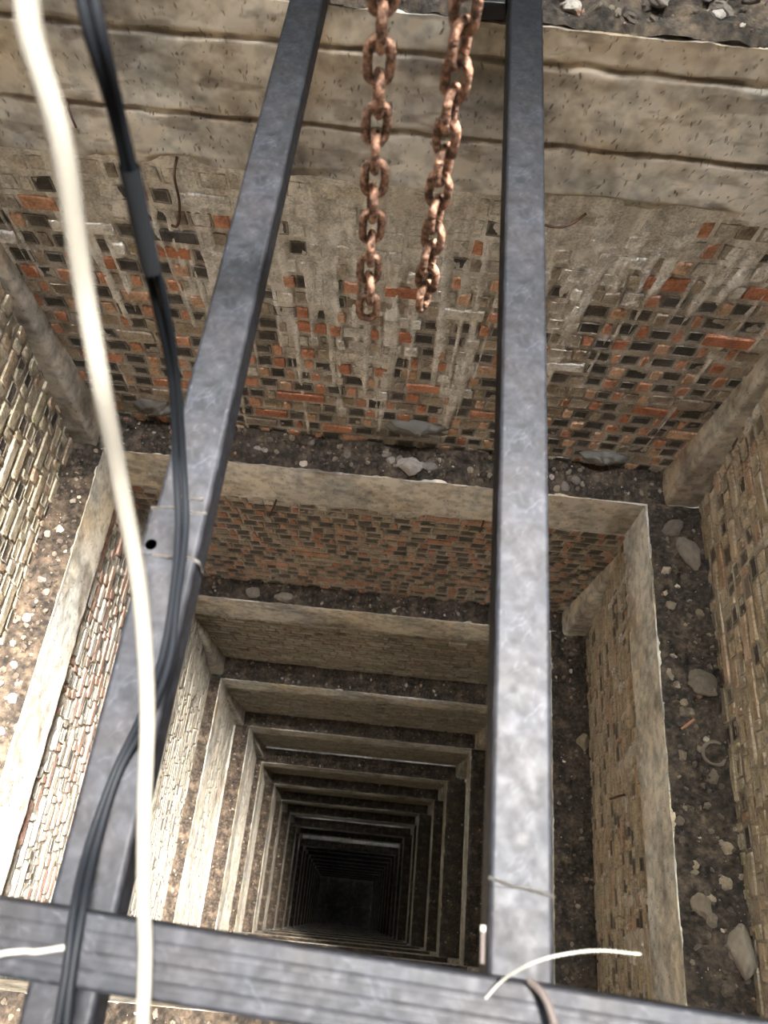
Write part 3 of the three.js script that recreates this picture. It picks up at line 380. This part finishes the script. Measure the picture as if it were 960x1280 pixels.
// ---------------------------------------------------------------- chains
{ const pitch = 0.0365, d = 0.0112, wo = 0.0362; const R = (wo - d) / 2, half = (pitch + d) / 2 - R; const pts = [];
  for (let i = 0; i <= 10; i++) { const t = i / 10 * Math.PI; pts.push(new THREE.Vector3(R * Math.cos(t), half + R * Math.sin(t), 0)); } for (let i = 0; i <= 10; i++) { const t = Math.PI + i / 10 * Math.PI; pts.push(new THREE.Vector3(R * Math.cos(t), -half + R * Math.sin(t), 0)); }
  const geos = [0, 1, 2].map((v) => { const g = new THREE.TubeGeometry(new THREE.CatmullRomCurve3(pts, true), 48, d / 2, 9, true), p = g.attributes.position, n = g.attributes.normal, uv = g.attributes.uv; for (let i = 0; i < p.count; i++) { const k = 0.0014 * (fbm(p.getX(i) * 170 + 50, p.getY(i) * 170 + 50 + p.getZ(i) * 200, v, 3) - 0.5); p.setXYZ(i, p.getX(i) + n.getX(i) * k, p.getY(i) + n.getY(i) * k, p.getZ(i) + n.getZ(i) * k); uv.setXY(i, uv.getX(i) * 0.12 + v * 0.013, uv.getY(i) * 0.03); } return g; });
  const chain = (x0, z0, x1, z1, yb, phase, label) => { const g = group('hoist_chain', label, 'chain', { group: 'rusty hoist chains' }); g.position.set(x1, yb, z1); const n = Math.floor((HOIST_Y - yb) / pitch); for (let i = 0; i < n; i++) { const t = i * pitch, f = Math.min(t / 0.44, 6), m = mesh('chain_link', geos[i % 3], M.rust, g); m.position.set((x0 - x1) * Math.min(f, 1.2) + 0.0008 * Math.sin(i * 2.3), t + 0.029, (z0 - z1) * Math.min(f, 1.2)); m.rotation.y = phase + (i % 2) * Math.PI / 2 + 0.12 * Math.sin(i * 1.7); m.rotation.z = 0.04 * Math.sin(i * 2.9); } };
  chain(1.12, 0.766, 1.1185, 0.787, 0.052, 0.15, 'rusty chain strand nearer the steel tube with the cable');
  chain(1.206, 0.765, 1.2005, 0.78, 0.078, 1.1, 'rusty chain strand nearer the clear steel tube');
  const hb = mesh('hoist_beam', along(tubeGeo(0.08, 0.08, 7.4), 0, 0, -3.7).rotateY(Math.PI / 2), M.steel); hb.position.set(1.1, HOIST_Y + 0.04, 0.775); tag(hb, 'steel hoist tube spanning the shed above the shaft, holding the chains', 'steel tube');
}

// ---------------------------------------------------------------- hose, cable, wires, rods
const tubeThing = (name, pts, r, mat, parent, seg = 160, rad = 12) => mesh(name, new THREE.TubeGeometry(new THREE.CatmullRomCurve3(pts.map(V3), false, 'centripetal'), seg, r, rad), mat, parent);
tag(tubeThing('hose', [[0.99, 1.4, 1.0], [0.995, 1.0, 1.19], [0.997, 0.773, 1.248], [0.996, 0.748, 1.263], [1.002, 0.71, 1.281], [1.0, 0.638, 1.31], [1.003, 0.589, 1.338], [1.002, 0.52, 1.362], [1.007, 0.439, 1.408], [1.012, 0.371, 1.471], [1.015, 0.323, 1.539], [1.018, 0.283, 1.593], [1.023, 0.248, 1.643], [1.028, 0.222, 1.701], [1.03, 0.14, 1.80], [1.05, 0.1, 2.1], [1.2, 0.098, 2.6]], 0.0058, M.hose, undefined, 260), 'slack white plastic hose hanging past the cross tube', 'hose');
{ const g = group('power_cable', 'black twin cable with a taped joint lying along the steel tube', 'cable');
  const C = [[0.97, 1.3, 1.02], [0.974, 0.9, 1.1], [0.974, 0.718, 1.138], [0.978, 0.686, 1.157], [0.979, 0.627, 1.161], [0.978, 0.542, 1.171], [0.978, 0.482, 1.178], [0.976, 0.395, 1.192], [0.973, 0.314, 1.227], [0.978, 0.276, 1.277], [0.976, 0.233, 1.337], [0.973, 0.203, 1.388], [0.957, 0.176, 1.441], [0.939, 0.160, 1.493], [0.937, 0.172, 1.565], [0.95, 0.212, 1.616], [0.958, 0.22, 1.66], [0.963, 0.215, 1.709], [0.966, 0.17, 1.80], [0.97, 0.16, 2.0]];
  const off = (d, e) => C.map(([x, y, z], i) => [x + d + 0.0012 * Math.sin(i * 2.1 + e), y + 0.001 * Math.sin(i * 1.3 + e), z]);
  tubeThing('cable_strand', off(-0.0032, 0), 0.0036, M.cable, g, 220, 10); tubeThing('cable_strand', off(0.0034, 2), 0.0036, M.cable, g, 220, 10);
  const tp = tubeThing('tape_wrap', [[0.979, 0.60, 1.164], [0.9785, 0.575, 1.167], [0.978, 0.55, 1.17], [0.978, 0.515, 1.1745]], 0.0074, M.tape, g, 30, 12); tp.scale.set(1, 1, 1);
}
const rod = (name, pts, r, label, cat, mat = M.rod, grp) => tag(tubeThing(name, pts, r, mat, undefined, 40, 8), label, cat, grp ? { group: grp } : {});
rod('rebar_stub', [[1.49, -0.44, -0.05], [1.514, -0.427, -0.02], [1.55, -0.41, 0.0], [1.575, -0.399, -0.005], [1.602, -0.371, -0.012]], 0.0035, 'thin rusty rod poking from the brick beside the clear steel tube', 'rod');
rod('rebar_stub', [[0.573, -0.33, -0.02], [0.568, -0.355, 0.012], [0.555, -0.46, -0.012], [0.54, -0.53, -0.02], [0.526, -0.556, -0.02], [0.514, -0.552, -0.02]], 0.0035, 'hooked rusty rod hanging below the top beam behind the cable', 'rod');
rod('rebar_stub', [[0.347, -0.19, -0.004], [0.35, -0.205, 0.01], [0.353, -0.255, 0.01]], 0.003, 'short dark rod on the top concrete beam beside the hose', 'rod');
rod('rebar_stub', [[0.69, -2.03, -0.03], [0.681, -2.075, -0.015], [0.637, -2.24, -0.02]], 0.004, 'short rusty rod below the second ring beam', 'rod');
rod('rebar_stub', [[1.615, -2.03, -0.03], [1.614, -2.07, -0.015], [1.617, -2.19, -0.02]], 0.004, 'short dark rod under the second ring beam beside the clear steel tube', 'rod');
rod('rebar_stub', [[2.36, -2.42, 1.02], [2.31, -2.44, 1.03], [2.25, -2.46, 1.05]], 0.005, 'dark bent rod sticking out of the weathered brick wall', 'rod');
rod('pale_wire', [[1.30, 0.211, 1.648], [1.311, 0.217, 1.635], [1.329, 0.24, 1.62], [1.347, 0.25, 1.612], [1.382, 0.24, 1.605], [1.436, 0.2, 1.604]], 0.001, 'thin pale wire arching over the end of the clear steel tube', 'wire', M.wire);
rod('twig', [[1.336, 0.214, 1.632], [1.345, 0.222, 1.64], [1.352, 0.226, 1.655], [1.357, 0.222, 1.68]], 0.0035, 'brown twig lying on the cross tube', 'twig', M.twig);
rod('pale_wire', [[0.885, 0.213, 1.658], [0.9, 0.222, 1.651], [0.915, 0.216, 1.648], [0.928, 0.221, 1.647], [0.945, 0.213, 1.643], [0.955, 0.213, 1.641]], 0.0024, 'twisted pale wire tied round the cross tube near the cable', 'wire', M.wire);
{ const m = mesh('round_rim', new THREE.TorusGeometry(0.038, 0.006, 8, 26).rotateX(Math.PI / 2), M.stone); const p = m.geometry.attributes.position, cl = []; for (let i = 0; i < p.count; i++) { const k = 0.9 + 0.25 * fbm(p.getX(i) * 40 + 9, p.getZ(i) * 40 + 9, 4, 3); p.setXYZ(i, p.getX(i) * k, p.getY(i), p.getZ(i) * k); cl.push(...lin('#6b6052')); } m.geometry.setAttribute('color', new THREE.Float32BufferAttribute(cl, 3)); m.geometry.computeVertexNormals(); m.position.set(2.392, -1.722, 0.985); m.rotation.z = 0.15; tag(m, 'round rim half buried in the wide rubble ledge', 'rim'); }
rod('stick', [[2.285, -1.728, 0.91], [2.31, -1.724, 0.89], [2.332, -1.722, 0.872]], 0.0045, 'short orange-brown stick lying on the wide rubble ledge', 'stick', M.twigPale);
{ const g = group('bolt', 'small brown bolt with a pale head standing beside the end of the clear steel tube', 'bolt'); g.position.set(1.306, 0.15, 1.612); mesh('shank', new THREE.CylinderGeometry(0.0026, 0.0026, 0.026, 10).rotateX(Math.PI / 2), M.twig, g); mesh('bolt_head', new THREE.CylinderGeometry(0.003, 0.003, 0.005, 6).rotateX(Math.PI / 2).translate(0, 0, -0.0155), M.wire, g); }
{ const g = group('black_clamp', 'small glossy black clamp against the clear steel tube on the top ledge', 'clamp'); g.position.set(1.285, 0.098, 0.02);
  mesh('clamp_body', new THREE.ExtrudeGeometry(rrect(0.048, 0.03, 0.006), { depth: 0.04, bevelEnabled: true, bevelSize: 0.002, bevelThickness: 0.002, bevelSegments: 2 }).translate(0, 0.012, -0.03), M.plastic, g);
  mesh('clamp_screw', new THREE.CylinderGeometry(0.005, 0.006, 0.006, 10).translate(0, 0.03, -0.01), M.weld, g);
}
scene.traverse((o) => { if (o.isMesh) o.castShadow = o.receiveShadow = true; });
renderer.render(scene, camera);
